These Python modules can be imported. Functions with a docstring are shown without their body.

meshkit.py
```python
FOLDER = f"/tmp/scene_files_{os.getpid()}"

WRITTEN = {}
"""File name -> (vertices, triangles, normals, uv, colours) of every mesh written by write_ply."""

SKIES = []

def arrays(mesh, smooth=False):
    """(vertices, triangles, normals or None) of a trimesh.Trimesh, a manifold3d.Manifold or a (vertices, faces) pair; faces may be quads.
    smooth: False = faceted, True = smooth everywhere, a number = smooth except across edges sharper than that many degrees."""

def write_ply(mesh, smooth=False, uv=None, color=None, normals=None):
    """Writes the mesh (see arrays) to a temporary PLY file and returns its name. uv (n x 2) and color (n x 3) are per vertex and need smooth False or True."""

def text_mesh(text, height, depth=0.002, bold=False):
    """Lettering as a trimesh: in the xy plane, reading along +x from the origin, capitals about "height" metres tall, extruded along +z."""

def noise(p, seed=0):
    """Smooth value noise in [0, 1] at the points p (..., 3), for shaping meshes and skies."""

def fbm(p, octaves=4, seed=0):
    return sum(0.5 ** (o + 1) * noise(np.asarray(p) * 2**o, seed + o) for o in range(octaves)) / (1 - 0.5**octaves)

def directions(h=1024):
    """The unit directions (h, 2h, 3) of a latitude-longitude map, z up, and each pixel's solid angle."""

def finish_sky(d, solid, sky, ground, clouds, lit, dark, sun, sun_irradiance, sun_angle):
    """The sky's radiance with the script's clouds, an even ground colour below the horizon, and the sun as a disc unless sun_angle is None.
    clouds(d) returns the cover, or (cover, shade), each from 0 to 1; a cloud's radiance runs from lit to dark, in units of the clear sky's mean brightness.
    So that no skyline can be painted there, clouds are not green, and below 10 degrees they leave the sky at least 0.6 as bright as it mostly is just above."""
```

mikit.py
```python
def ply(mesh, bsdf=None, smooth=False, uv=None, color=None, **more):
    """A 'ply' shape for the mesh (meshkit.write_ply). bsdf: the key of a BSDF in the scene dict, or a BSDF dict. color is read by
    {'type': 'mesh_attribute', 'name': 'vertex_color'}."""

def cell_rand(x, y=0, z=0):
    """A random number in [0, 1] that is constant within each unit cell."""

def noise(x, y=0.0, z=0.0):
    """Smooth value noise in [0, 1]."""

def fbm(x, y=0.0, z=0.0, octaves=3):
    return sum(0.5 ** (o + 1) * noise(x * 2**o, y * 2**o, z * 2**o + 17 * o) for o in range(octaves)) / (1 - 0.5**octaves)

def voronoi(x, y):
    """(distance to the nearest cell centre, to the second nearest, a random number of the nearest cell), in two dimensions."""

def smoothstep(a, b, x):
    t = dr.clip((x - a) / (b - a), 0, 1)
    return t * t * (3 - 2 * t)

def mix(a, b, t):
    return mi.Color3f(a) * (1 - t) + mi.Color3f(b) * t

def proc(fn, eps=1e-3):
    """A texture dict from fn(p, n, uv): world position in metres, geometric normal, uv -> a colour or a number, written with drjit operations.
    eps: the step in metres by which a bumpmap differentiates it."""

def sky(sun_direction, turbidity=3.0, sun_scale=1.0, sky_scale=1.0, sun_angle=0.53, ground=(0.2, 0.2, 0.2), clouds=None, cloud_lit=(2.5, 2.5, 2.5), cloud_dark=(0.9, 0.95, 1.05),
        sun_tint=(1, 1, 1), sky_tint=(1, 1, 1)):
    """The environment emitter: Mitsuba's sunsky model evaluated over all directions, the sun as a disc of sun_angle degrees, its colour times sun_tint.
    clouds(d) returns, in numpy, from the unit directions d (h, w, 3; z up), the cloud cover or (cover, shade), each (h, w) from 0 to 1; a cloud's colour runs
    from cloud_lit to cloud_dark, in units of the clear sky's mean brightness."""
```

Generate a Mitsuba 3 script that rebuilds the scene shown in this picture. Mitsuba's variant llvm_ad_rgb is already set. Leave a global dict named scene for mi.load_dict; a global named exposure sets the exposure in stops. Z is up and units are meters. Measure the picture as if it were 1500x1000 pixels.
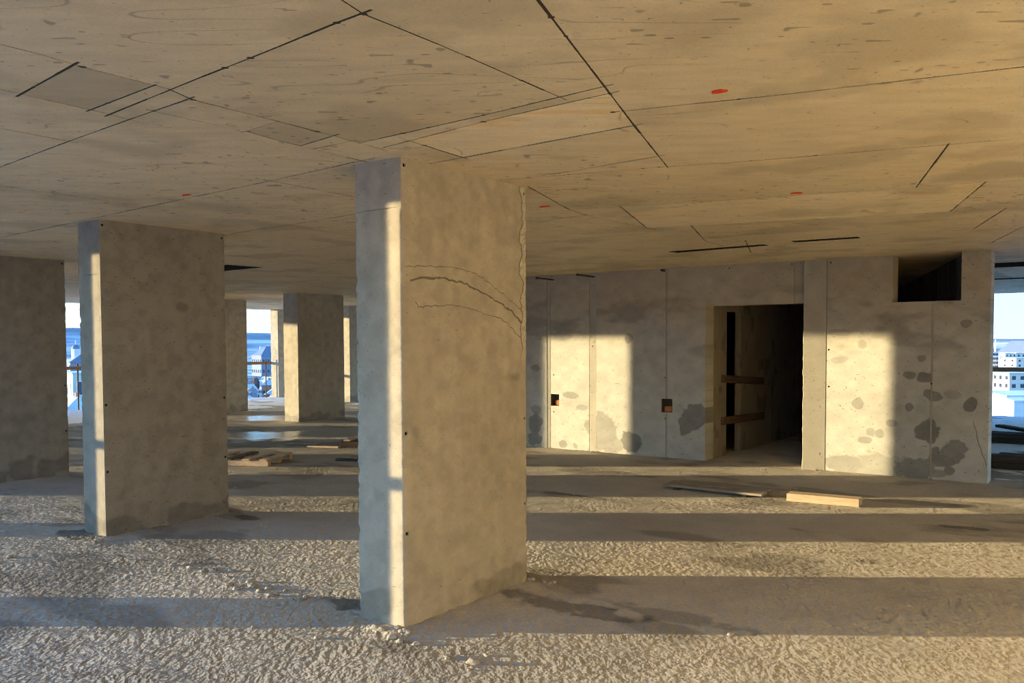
import math, random
import numpy as np
import trimesh
import manifold3d as m3
import drjit as dr
import mitsuba as mi
from shapely.geometry import Polygon, LineString, box as sbox
from shapely.ops import unary_union
import mikit, meshkit
from mikit import noise, fbm, smoothstep, mix

T = mi.ScalarTransform4f
scene, labels = {}, {}

# ------------------------------------------------------------------ camera, sky, sun, exposure
SUN_AZ, SUN_TAN = math.radians(33.8), 0.072
exposure = 0.0
F_PX, YAW, PITCH, ROLL, EYE = 1264.24, -0.6240, -0.0402, -0.0037, 1.7092
fwd = np.array([math.sin(YAW) * math.cos(PITCH), math.cos(YAW) * math.cos(PITCH), math.sin(PITCH)])
rgt = np.array([math.cos(YAW), -math.sin(YAW), 0.0])
upv = np.cross(rgt, fwd)
upv = -math.sin(ROLL) * rgt + math.cos(ROLL) * upv
scene['camera'] = {'type': 'perspective', 'fov': math.degrees(2 * math.atan(750 / F_PX)), 'fov_axis': 'x',
                   'near_clip': 0.05, 'far_clip': 20000.0, 'principal_point_offset_y': -52.447 / 1000,
                   'to_world': T().look_at([0, 0, EYE], [float(v) for v in np.array([0, 0, EYE]) + fwd], [float(v) for v in upv])}
sun_vec = np.array([-math.cos(SUN_AZ), -math.sin(SUN_AZ), SUN_TAN])
def veil(d):
    """Winter haze that whitens the sky towards the horizon."""
    el = np.degrees(np.arcsin(np.clip(d[..., 2], 0, 1)))
    t = np.clip(el / 12.0, 0, 1)
    wisps = meshkit.fbm(np.stack([d[..., 0] * 3, d[..., 1] * 3, d[..., 2] * 14], -1), 4, 2)
    away = np.clip((0.45 - (d[..., :2] @ sun_vec[:2])) / 0.9, 0, 1)        # paler blue on the side away from the sun
    return np.clip((1 - t * t * (3 - 2 * t)) * (0.78 + 0.4 * wisps), 0, 0.97), away
scene['sky'] = mikit.sky(sun_vec, turbidity=1.5, sun_scale=16.5, sky_scale=33, sun_angle=0.53, ground=(0.35, 0.38, 0.44),
                         sky_tint=(0.46, 1.0, 2.05), sun_tint=(1.0, 1.9, 9.8), clouds=veil, cloud_lit=(0.92, 1.06, 1.16), cloud_dark=(0.55, 0.68, 0.80))

# ------------------------------------------------------------------ helpers
def rgb(*c): return {'type': 'rgb', 'value': list(c)}

def key_for(name, parent=None):
    base = name if parent is None else parent + '__' + name
    if base not in used:
        used.add(base)
        return base
    k = counters.get(base, 0)
    while True:
        k += 1
        if f'{base}_{k:03d}' not in used:
            break
    counters[base] = k
    used.add(f'{base}_{k:03d}')
    return f'{base}_{k:03d}'
used, counters = set(), {}

def put(name, mesh, bsdf, parent=None, smooth=False, **kw):
    k = key_for(name, parent)
    scene[k] = mikit.ply(mesh, bsdf, smooth=smooth, **kw)
    return k

def ref(name, shape, parent=None, to_world=None):
    k = key_for(name, parent)
    scene[k] = dict(shape)
    if to_world is not None: scene[k]['to_world'] = to_world
    return k

def root(name, label, category, group=None):
    k = key_for(name)
    labels[k] = {'label': label, 'category': category}
    if group: labels[k]['group'] = group
    return k

def tag(k, label, category, group=None):
    labels[k] = {'label': label, 'category': category}
    if group: labels[k]['group'] = group
    return k

def struct(name, mesh, bsdf, label, smooth=False, **kw):
    k = put(name, mesh, bsdf, None, smooth, **kw)
    labels[k] = {'label': label, 'kind': 'structure', 'category': name.split('_')[0]}
    return k

def bx(x0, x1, y0, y1, z0, z1):
    m = trimesh.creation.box(extents=[x1 - x0, y1 - y0, z1 - z0])
    m.apply_translation([(x0 + x1) / 2, (y0 + y1) / 2, (z0 + z1) / 2])
    return m

def cham(sx, sy, sz, c=0.004):
    """A box centred on the origin with chamfered edges (hull of three boxes)."""
    ms = [m3.Manifold.cube([sx - 2 * a, sy - 2 * b, sz - 2 * d], True) for a, b, d in ((0, c, c), (c, 0, c), (c, c, 0))]
    return to_tri(m3.Manifold.batch_hull(ms))

def to_tri(man):
    m = man.to_mesh()
    return trimesh.Trimesh(np.array(m.vert_properties[:, :3], float), np.array(m.tri_verts), process=False)

def to_man(tm):
    return m3.Manifold(m3.Mesh(np.asarray(tm.vertices, np.float32), np.asarray(tm.faces, np.uint32)))

def prism(poly, z0, z1):
    m = trimesh.creation.extrude_polygon(poly, z1 - z0, engine='earcut')
    m.apply_translation([0, 0, z0])
    return m

def place(m, x, y, z, rz=0.0, rx=0.0, ry=0.0):
    m = m.copy()
    R = trimesh.transformations.euler_matrix(rx, ry, rz)
    R[:3, 3] = [x, y, z]
    m.apply_transform(R)
    return m

def cat(*ms): return trimesh.util.concatenate([m for m in ms])

def cyl(p, q, r, n=10):
    return trimesh.creation.cylinder(radius=r, segment=[p, q], sections=n)

# ------------------------------------------------------------------ materials
def tex(fn): return mikit.proc(fn)

def matte(name, fn, rough=0.8, spec=0.25, bump=None, eps=1e-3, **kw):
    b = {'type': 'principled', 'base_color': tex(fn) if callable(fn) else rgb(*fn), 'roughness': rough, 'specular': spec, **kw}
    if callable(rough): b['roughness'] = tex(rough)
    if bump is not None: b = {'type': 'bumpmap', 'arbitrary': mikit.proc(bump, eps), 'scale': 1.0, 'bsdf': b}
    scene[name] = {'type': 'twosided', 'bsdf': b}
    return name

def ceiling_fn(tone, ox, oy, ochre):
    def fn(p, n, uv):
        x, y = p.x + ox, p.y + oy
        a, b = x * 0.83 + y * 0.56, -x * 0.56 + y * 0.83
        big = fbm(x * 0.9, y * 0.9, 3.1, 4)
        streak = fbm(a * 5.0, b * 18.0, 7.0, 4)
        grain = noise(x * 160, y * 160, 1.0)
        base = mix((0.60, 0.485, 0.30), (0.70, 0.585, 0.39), big)
        base = base * (tone * (0.86 + 0.20 * streak + 0.10 * grain))
        oc = smoothstep(0.52, 0.80, fbm(x * 1.3 + 9, y * 2.6, 1.0, 4)) * ochre * smoothstep(0.35, 0.75, fbm(a * 5, b * 17, 2.0, 2))
        base = mix(base, mi.Color3f(0.60, 0.38, 0.14), oc)
        grime = smoothstep(0.50, 0.74, fbm(x * 1.9 + 4, y * 1.9, 6.0, 5)) * (0.5 + 0.5 * streak)
        base = base * (1 - 0.26 * grime)
        scr = smoothstep(0.480, 0.497, noise(a * 2.2 + 0.35 * noise(x * 2, y * 2, 5.0), b * 9, 3.0)) * (1 - smoothstep(0.503, 0.520, noise(a * 2.2 + 0.35 * noise(x * 2, y * 2, 5.0), b * 9, 3.0))) * smoothstep(0.62, 0.72, noise(a * 1.3, b * 3.3, 12.0))
        base = base * (1 - 0.30 * scr)
        fl = smoothstep(0.86, 0.92, noise(a * 15.0, b * 34.0, 4.0)) * smoothstep(0.45, 0.65, fbm(x * 0.8, y * 0.8, 8.0, 2))
        fl2 = smoothstep(0.93, 0.97, noise(a * 34.0 + 5, b * 60.0, 9.0))
        return mix(base, mi.Color3f(0.12, 0.10, 0.075), dr.clip(0.55 * fl + 0.5 * fl2, 0, 0.8))
    return fn
def ceil_bump(p, n, uv):
    return 0.0016 * fbm(p.x * 14, p.y * 14, 1.0, 3)
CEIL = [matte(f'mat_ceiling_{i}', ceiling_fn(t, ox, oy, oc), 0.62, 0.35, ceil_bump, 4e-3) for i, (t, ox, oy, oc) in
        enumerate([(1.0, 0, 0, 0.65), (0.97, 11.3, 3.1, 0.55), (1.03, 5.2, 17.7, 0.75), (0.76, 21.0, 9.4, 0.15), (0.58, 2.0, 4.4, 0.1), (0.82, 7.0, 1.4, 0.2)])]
matte('mat_joint', (0.05, 0.042, 0.03), 0.95, 0.1)
matte('mat_dark', (0.012, 0.011, 0.010), 0.9, 0.1)
matte('mat_recess_shade', lambda p, n, uv: mix((0.06, 0.05, 0.04), (0.15, 0.125, 0.095), fbm(p.x * 9, p.y * 9, p.z * 1.5, 3)), 0.9, 0.1)  # near-black tone that paints in the shade of corridor and niches
matte('mat_bounce_plaster', (0.72, 0.65, 0.53), 0.9, 0.2)
matte('mat_slab', (0.36, 0.32, 0.26), 0.9, 0.2)
matte('mat_red', (0.62, 0.06, 0.02), 0.7, 0.2)

def concrete_fn(p, n, uv):
    x, y, z = p.x, p.y, p.z
    big = fbm(x * 1.3, y * 1.3, z * 1.1, 4)
    mott = fbm(x * 9, y * 9, z * 9, 3)
    vert = fbm(x * 14, y * 14, z * 1.2, 2)
    g = noise(x * 170, y * 170, z * 170)
    blot = smoothstep(0.42, 0.66, fbm(x * 11 + 3, y * 11, z * 9, 4))
    c = mix((0.31, 0.275, 0.215), (0.51, 0.462, 0.375), dr.clip(0.05 + 0.60 * big + 0.55 * (mott - 0.3), 0, 1))
    c = c * (0.82 + 0.18 * vert + 0.18 * g) * (1 - 0.11 * blot)
    damp = smoothstep(0.50, 0.58, fbm(x * 3.1, y * 3.1, z * 3.4, 3) + 0.36 * (1 - smoothstep(0.05, 0.40, z)) - 0.26)
    c = c * (1 - 0.27 * damp)
    pit = smoothstep(0.89, 0.92, noise(x * 62, y * 62, z * 62))
    return c * (1 - 0.45 * pit)

CR1 = [(3.80, 2.163), (3.95, 2.172), (4.15, 2.183), (4.30, 2.185), (4.45, 2.165), (4.60, 2.115), (4.75, 2.05), (4.93, 1.965), (5.02, 1.925)]
CR2 = [(3.84, 2.082), (3.96, 2.105), (4.12, 2.112), (4.35, 2.092), (4.52, 2.047), (4.72, 1.983), (4.87, 1.925), (5.0, 1.84)]
CR3 = [(3.88, 1.955), (3.91, 1.925), (4.0, 1.935), (4.25, 1.948), (4.45, 1.925), (4.60, 1.895), (4.72, 1.88), (4.84, 1.83), (5.03, 1.70)]
def seg_dist(a, b, pts):
    d = mi.Float(9)
    for (x0, y0), (x1, y1) in zip(pts[:-1], pts[1:]):
        dx, dy = x1 - x0, y1 - y0
        t = dr.clip(((a - x0) * dx + (b - y0) * dy) / (dx * dx + dy * dy), 0, 1)
        d = dr.minimum(d, dr.sqrt(dr.square(a - x0 - t * dx) + dr.square(b - y0 - t * dy)))
    return d
def main_col_fn(p, n, uv):
    c = concrete_fn(p, n, uv) * mi.Color3f(1.04, 1.0, 0.93)
    y, z = p.y, p.z
    face = dr.select(n.x > 0.5, 1.0, 0.0)
    wob = 0.012 * (noise(y * 40, z * 40, 1.0) - 0.5)
    for pts, w, s in ((CR1, 0.0035, 0.45), (CR2, 0.0065, 0.6), (CR3, 0.003, 0.5)):
        d = seg_dist(y + wob, z + wob, pts)
        ww = w * (0.35 + 1.3 * noise(y * 7, z * 7, w * 1000))
        c = c * (1 - face * s * (1 - smoothstep(ww * 0.6, ww * 1.3, d)))
    # the torn strip of mortar down the far edge
    edge = 5.053 - 0.035 - 0.05 * noise(1.0, 2.0, z * 9) - 0.02 * noise(3.0, 1.0, z * 31)
    band = face * smoothstep(edge - 0.002, edge + 0.004, y) * smoothstep(1.5, 1.75, z)
    rim = face * (1 - smoothstep(0.003, 0.010, dr.abs(y - edge))) * smoothstep(1.5, 1.75, z)
    c = mix(c, mi.Color3f(0.52, 0.47, 0.36) * (0.6 + 0.6 * noise(y * 90, z * 90, 5.0)), band * 0.8)
    return c * (1 - 0.5 * rim)
def conc_bump(p, n, uv):
    return 0.0012 * fbm(p.x * 60, p.y * 60, p.z * 60, 2) + 0.003 * fbm(p.x * 9, p.y * 9, p.z * 9, 2)
def shaded_col_fn(p, n, uv): return concrete_fn(p, n, uv) * mi.Color3f(0.74, 0.72, 0.69)  # same concrete, darkened to paint in the weaker light on the left
matte('mat_concrete_shaded', shaded_col_fn, 0.85, 0.2, conc_bump, 2e-3)
matte('mat_concrete', concrete_fn, 0.85, 0.2, conc_bump, 2e-3)
matte('mat_concrete_main', main_col_fn, 0.85, 0.2, conc_bump, 2e-3)

# damp patches of the core wall: x, z, half width, half height, strength
DAMP = [(-6.77, .30, .30, .32, .5), (-6.62, .12, .3, .12, .4), (-6.25, .17, .17, .2, .85), (-5.23, .60, .20, .17, .8), (-5.36, .47, .10, .14, .8), (-5.12, .68, .12, .12, .75), (-7.35, .86, .15, .055, .55),
        (-7.12, .67, .10, .05, .4), (-8.02, .36, .13, .16, .7), (-8.03, .12, .15, .12, .7), (-8.02, .60, .1, .09, .45), (-8.02, 1.29, .09, .05, .55), (-7.48, .06, .08, .07, .6), (-7.25, .05, .05, .05, .5),
        (-6.30, 1.77, .07, .075, .7), (-2.88, 1.67, .06, .06, .4), (-2.92, .90, .07, .08, .5), (-2.50, .66, .06, .05, .5), (-2.76, .53, .055, .05, .45), (-2.65, .51, .06, .06, .5), (-2.82, .42, .08, .05, .5),
        (-3.10, .08, .22, .16, .5), (-2.63, .09, .38, .18, .4), (-2.22, .08, .25, .16, .75), (-2.12, 1.26, .09, .075, .85), (-2.03, 1.02, .11, .07, .75), (-2.30, 1.27, .07, .05, .7), (-2.29, .87, .05, .06, .7),
        (-2.08, .59, .14, .15, .85), (-1.78, .34, .14, .14, .75), (-1.91, .22, .17, .08, .85), (-1.98, .31, .06, .1, .8), (-1.83, .10, .08, .06, .8), (-1.98, .05, .12, .06, .6), (-1.60, .93, .075, .085, .85),
        (-1.66, 1.92, .07, .06, .6), (-2.16, 1.49, .05, .04, .6), (-1.80, 1.05, .1, .05, .3), (-3.15, 1.46, .13, .05, .3), (-3.2, 1.83, .16, .045, .35)]
def wall_fn(p, n, uv):
    x, z = p.x, p.z
    big = fbm(x * 1.0 + 3, 1.0, z * 1.2, 4)
    mott = fbm(x * 7, 2.0, z * 7, 3)
    g = noise(x * 120, p.y * 120, z * 120)
    hi = smoothstep(1.5, 2.5, z + 0.9 * (big - 0.5))
    c = mix(mi.Color3f(0.46, 0.44, 0.385), mi.Color3f(0.42, 0.362, 0.265), hi)
    c = c * (0.72 + 0.26 * big + 0.34 * (mott - 0.15) * 0.9 + 0.08 * g)
    smear = smoothstep(0.52, 0.70, fbm(x * 1.6 + 40, 5.0, z * 3.2, 4)) * smoothstep(1.35, 1.75, z) * (1 - smoothstep(2.2, 2.6, z))
    c = c * (1 - 0.30 * smear)
    wx = 0.9 * (fbm(x * 9 + 7, 3.0, z * 9, 3) - 0.5)
    wz = 0.9 * (fbm(x * 9 - 11, 9.0, z * 9 + 4, 3) - 0.5)
    m = mi.Float(0)
    for (cx, cz, rx, rz, s) in DAMP:
        d = dr.sqrt(dr.square((x - cx) / rx + wx) + dr.square((z - cz) / rz + wz))
        m = dr.maximum(m, s * (1 - smoothstep(0.90, 1.06, d)))
    c = c * (1 - 0.62 * m)
    ck = seg_dist(x + 0.02 * noise(x * 20, z * 20, 1.0), z, [(-1.56, .73), (-1.52, .58), (-1.50, .46), (-1.405, .20)])
    c = c * (1 - 0.55 * (1 - smoothstep(0.003, 0.007, ck)))
    pit = smoothstep(0.90, 0.93, noise(x * 44, 1.0, z * 44))
    return c * (1 - 0.4 * pit)
matte('mat_wall', wall_fn, 0.8, 0.25, conc_bump, 2e-3)
def strip_fn(p, n, uv):
    c = mix((0.33, 0.30, 0.24), (0.44, 0.405, 0.33), fbm(p.x * 6, p.y * 6, p.z * 3, 4))
    pit = smoothstep(0.87, 0.91, noise(p.x * 38, p.y * 38, p.z * 38))
    return c * (0.9 + 0.2 * noise(p.x * 130, p.y * 130, p.z * 130)) * (1 - 0.5 * pit)
matte('mat_strip', strip_fn, 0.85, 0.2, conc_bump, 2e-3)
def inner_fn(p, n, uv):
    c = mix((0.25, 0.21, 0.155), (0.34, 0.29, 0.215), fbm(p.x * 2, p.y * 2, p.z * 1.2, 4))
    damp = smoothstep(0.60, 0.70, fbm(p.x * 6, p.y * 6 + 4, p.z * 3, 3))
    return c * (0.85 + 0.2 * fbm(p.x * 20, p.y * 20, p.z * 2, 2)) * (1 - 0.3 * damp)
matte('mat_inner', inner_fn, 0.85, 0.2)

def floor_fn(p, n, uv):
    x, y = p.x, p.y
    big = fbm(x * 0.55, y * 0.55, 2.0, 4)
    med = fbm(x * 4.0, y * 4.0, 5.0, 3)
    g = noise(x * 90, y * 90, 3.0)
    c = mix((0.31, 0.272, 0.213), (0.455, 0.405, 0.322), dr.clip(0.9 * big + 0.5 * (med - 0.35), 0, 1)) * (0.86 + 0.24 * g)
    wet = smoothstep(0.60, 0.70, fbm(x * 0.9 + 31, y * 1.7, 1.0, 4))
    c = c * (1 - 0.33 * wet)
    # dark spills at the column feet, light cement dust, snow blown in on the far right
    for cx, cy, rx, ry, s in ((-3.0, 4.75, .55, .16, .5), (-2.25, 4.95, .5, .12, .35), (-4.15, 3.95, .28, .1, .6), (-7.75, 4.0, .5, .14, .6), (-5.1, 8.3, .5, .08, .4), (-7.1, 5.35, .18, .09, .55), (-1.2, 8.9, .25, .12, .5)):
        d = dr.sqrt(dr.square((x - cx) / rx) + dr.square((y - cy) / ry)) + 1.6 * (fbm(x * 7, y * 7, 4.0, 3) - 0.5)
        c = c * (1 - s * (1 - smoothstep(0.6, 1.1, d)))
    snow = smoothstep(0.42, 0.52, fbm(x * 2.3, y * 3.5, 9.0, 4) + 0.5 * (smoothstep(12.2, 17.0, y) - 0.45) + 0.4 * (smoothstep(-3.2, -1.6, x) - 1)) * smoothstep(11.6, 12.6, y)
    snow_w = smoothstep(0.50, 0.56, fbm(x * 1.3 + 3, y * 2.0, 6.0, 4) + 0.9 * (smoothstep(-13.0, -21.5, x) - 0.75))
    return mix(c, mi.Color3f(0.82, 0.84, 0.86), dr.clip(dr.maximum(snow, 0.75 * snow_w), 0, 1))
def puddle(x, y):
    d = dr.minimum(dr.sqrt(dr.square((x + 13.3) / 1.0) + dr.square((y - 10.25) / 1.0)), dr.sqrt(dr.square((x + 16.4) / .9) + dr.square((y - 12.9) / .9)))
    return 1 - smoothstep(0.7, 1.1, d + 0.9 * (fbm(x * 3, y * 3, 2.0, 3) - 0.5))
def floor_rough(p, n, uv):
    wet = smoothstep(0.55, 0.66, fbm(p.x * 0.8 + 31, p.y * 1.2, 1.0, 3))
    pud = puddle(p.x, p.y)
    return dr.clip(1.0 - 0.35 * wet - 0.72 * pud, 0.26, 1)
def floor_bump(p, n, uv):
    x, y = p.x, p.y
    a, b = x * 0.80 + y * 0.60, -x * 0.60 + y * 0.80
    rough = 0.72 + 0.28 * smoothstep(0.35, 0.6, fbm(x * 0.7, y * 0.7, 4.0, 3))
    wx, wy = 0.05 * noise(x * 6, y * 6, 1.0), 0.08 * noise(x * 6, y * 6, 9.0)
    rough = rough * (1 - 0.93 * puddle(x, y))
    return rough * (0.034 * fbm((a + wx) * 38, (b + wy) * 22, 2.0, 3) + 0.006 * noise(x * 26, y * 26, 7.0))
matte('mat_floor', floor_fn, floor_rough, 0.4, floor_bump, 3e-3)

def wood_fn(c0, c1, sx, sy, sz):
    def fn(p, n, uv):
        g = fbm(p.x * sx, p.y * sy, p.z * sz, 3)
        h = noise(p.x * sx * 4 + 3, p.y * sy * 4, p.z * sz * 4)
        return mix(c0, c1, dr.clip(g * 1.2 - 0.1, 0, 1)) * (0.82 + 0.3 * h)
    return fn
matte('mat_wood_grey', wood_fn((0.17, 0.14, 0.11), (0.34, 0.29, 0.23), 3, 30, 30), 0.8, 0.2)
matte('mat_wood_pale', wood_fn((0.42, 0.30, 0.19), (0.62, 0.47, 0.32), 3, 30, 30), 0.75, 0.2)
matte('mat_wood_brown', wood_fn((0.09, 0.055, 0.032), (0.20, 0.125, 0.07), 4, 4, 40), 0.75, 0.2)
matte('mat_wood_rail', wood_fn((0.20, 0.12, 0.07), (0.36, 0.22, 0.13), 3, 3, 40), 0.8, 0.2)
matte('mat_wood_dark', wood_fn((0.035, 0.03, 0.027), (0.10, 0.085, 0.07), 3, 30, 30), 0.8, 0.2)
matte('mat_rust', (0.16, 0.07, 0.035), 0.8, 0.3)
matte('mat_iron', (0.03, 0.028, 0.026), 0.7, 0.4)
matte('mat_orange', (0.50, 0.20, 0.07), 0.85, 0.15)
matte('mat_snow', lambda p, n, uv: mix((0.45, 0.48, 0.52), (0.66, 0.68, 0.70), fbm(p.x * 0.3, p.y * 0.3, p.z * 0.3, 3)), 0.9, 0.1)
matte('mat_rubble', lambda p, n, uv: mix((0.22, 0.19, 0.15), (0.46, 0.41, 0.33), fbm(p.x * 22, p.y * 22, p.z * 22, 3)), 0.9, 0.15)

# ------------------------------------------------------------------ the slab overhead and its board-marked panels
H, WEST, SOUTH, NORTH, EAST = 2.8, -22.8, 1.72, 22.75, 6.0
SEGS = [[(-3.371,1.501),(-3.365,1.643),(-3.386,1.778),(-3.38,2.177),(-3.445,2.336),(-3.439,2.784),(-3.453,3.449),(-3.464,3.567)],[(-3.433,2.201),(-3.177,2.172),(-2.728,2.133),(-2.24,2.081),(-2.099,2.071)],[(-3.419,2.198),(-3.981,2.256)],[(-2.069,1.951),(-2.099,2.071),(-2.093,2.245),(-2.087,2.547),(-2.094,2.926),(-2.098,3.293)],[(-1.57,2.338),(-1.852,3.246),(-2.068,3.935),(-2.381,4.967)],[(-3.436,3.38),(-2.595,3.33),(-1.862,3.263)],[(-3.374,3.528),(-2.596,3.418),(-1.89,3.367)],[(-3.454,4.013),(-3.119,4.001),(-2.068,3.935)],[(-3.473,4.714),(-3.004,4.744),(-2.293,4.664)],[(-3.487,4.734),(-3.022,4.815),(-2.381,4.967)],[(-1.982,3.662),(-1.559,3.766),(-1.416,3.811),(-0.378,4.028)],[(-2.381,4.967),(-2.099,5.076),(-0.503,5.435)],[(-3.796,6.079),(-2.6,6.425),(-0.626,6.82)],[(-3.841,6.427),(-4.533,6.541)],[(-3.841,6.427),(-3.806,7.511),(-3.804,7.833)],[(-3.806,7.511),(-3.395,7.612),(-0.753,8.246)],[(-0.866,5.376),(-1.265,6.659)],[(-0.861,6.8),(-1.269,8.086)],[(-0.889,8.234),(-1.284,9.499)],[(-0.897,9.669),(-1.3,10.935)],[(-3.495,9.084),(-3.094,9.158),(-0.881,9.682)],[(-3.482,5.06),(-3.786,6.064)],[(-3.786,6.064),(-3.841,6.427)],[(-3.385,6.211),(-3.806,7.511)],[(-3.405,7.634),(-3.79,8.857),(-3.823,9.415)],[(-3.441,9.125),(-3.834,10.352),(-3.807,11.013)],[(-3.386,1.778),(-3.98,1.848)],[(-3.962,1.759),(-3.969,2.159),(-3.993,2.373)],[(-3.409,2.119),(-3.969,2.159)],[(-3.443,2.324),(-4.006,2.363),(-4.674,2.418),(-5.694,2.515)],[(-4.672,2.069),(-4.674,2.418)],[(-3.758,2.361),(-3.727,2.842),(-3.759,3.041),(-3.779,3.721)],[(-6.353,2.803),(-6.389,3.92)],[(-3.708,3.702),(-4.731,3.8),(-6.389,3.92),(-7.749,4.035),(-9.428,4.146)],[(-4.731,3.8),(-4.742,4.574)],[(-7.438,5.389),(-6.376,5.309),(-5.393,5.2)],[(-6.376,5.309),(-6.491,6.255)],[(-9.125,6.605),(-9.089,6.901),(-9.075,8.237),(-8.494,8.18)],[(-9.089,6.901),(-7.028,6.772)],[(-3.481,2.818),(-3.727,2.842)],[(-3.442,3.182),(-3.724,3.227)],[(-3.463,3.32),(-3.73,3.326)],[(-3.199,3.477),(-3.236,4.007)],[(-5.469,7.89),(-3.971,7.838)],[(-6.553,9.453),(-6.322,10.808),(-4.23,10.464)],[(-3.495,9.084),(-3.823,9.415)]]
outline = unary_union([sbox(-13.6, SOUTH, EAST, NORTH), sbox(WEST, 3.95, -13.5, NORTH), sbox(-5.4, 0.85, EAST, 1.8), sbox(-2.6, -2.5, EAST, 0.9)])  # unseen south edge drawn in so its shadow tops suit the raised sun
def extended(L, e=0.05):
    a, b = np.array(L[0]), np.array(L[1]); c, d = np.array(L[-2]), np.array(L[-1])
    p = a + (a - b) / np.linalg.norm(a - b) * e; q = d + (d - c) / np.linalg.norm(d - c) * e
    return LineString([tuple(p), *L[1:-1], tuple(q)])
joints = [extended(L) for L in SEGS]
seen = unary_union(joints).buffer(0.9)
far_joints = []                                                     # the same boards go on where the picture does not tell their joints
for k, yy in enumerate(np.arange(9.2, 22.7, 1.25)): far_joints.append(LineString([(WEST, yy + 1.2), (-12.0 if yy < 12 else EAST, yy - 0.1)]))
for k, xx in enumerate(np.arange(-22, 6, 2.5)): far_joints.append(LineString([(xx, 9.5 if -11 > xx else 12.4), (xx + 0.6, NORTH)]))
for xx in np.arange(0.8, 6, 1.25): far_joints.append(LineString([(xx, -2.5), (xx + 1.2, 12)]))
for xx in np.arange(-21, -8, 2.5): far_joints.append(LineString([(xx, SOUTH), (xx + 1, 5)]))
far_joints = [g.difference(seen) for g in far_joints]
jr = random.Random(8)
def ragged(g):
    """A joint of uneven width with blots of leaked mortar along it."""
    out, n = [], max(1, int(g.length / .18))
    for k in range(n):
        p, q = g.interpolate(k / n, True), g.interpolate((k + 1) / n, True)
        out.append(LineString([p, q]).buffer(jr.uniform(.0035, .0075), cap_style=2))
        if jr.random() < .30:
            out.append(p.buffer(jr.uniform(.006, .016), 3))
    return unary_union(out)
grooves = unary_union([ragged(g) for g in joints] + [g.buffer(0.005, cap_style=2) for g in far_joints if not g.is_empty])
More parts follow.
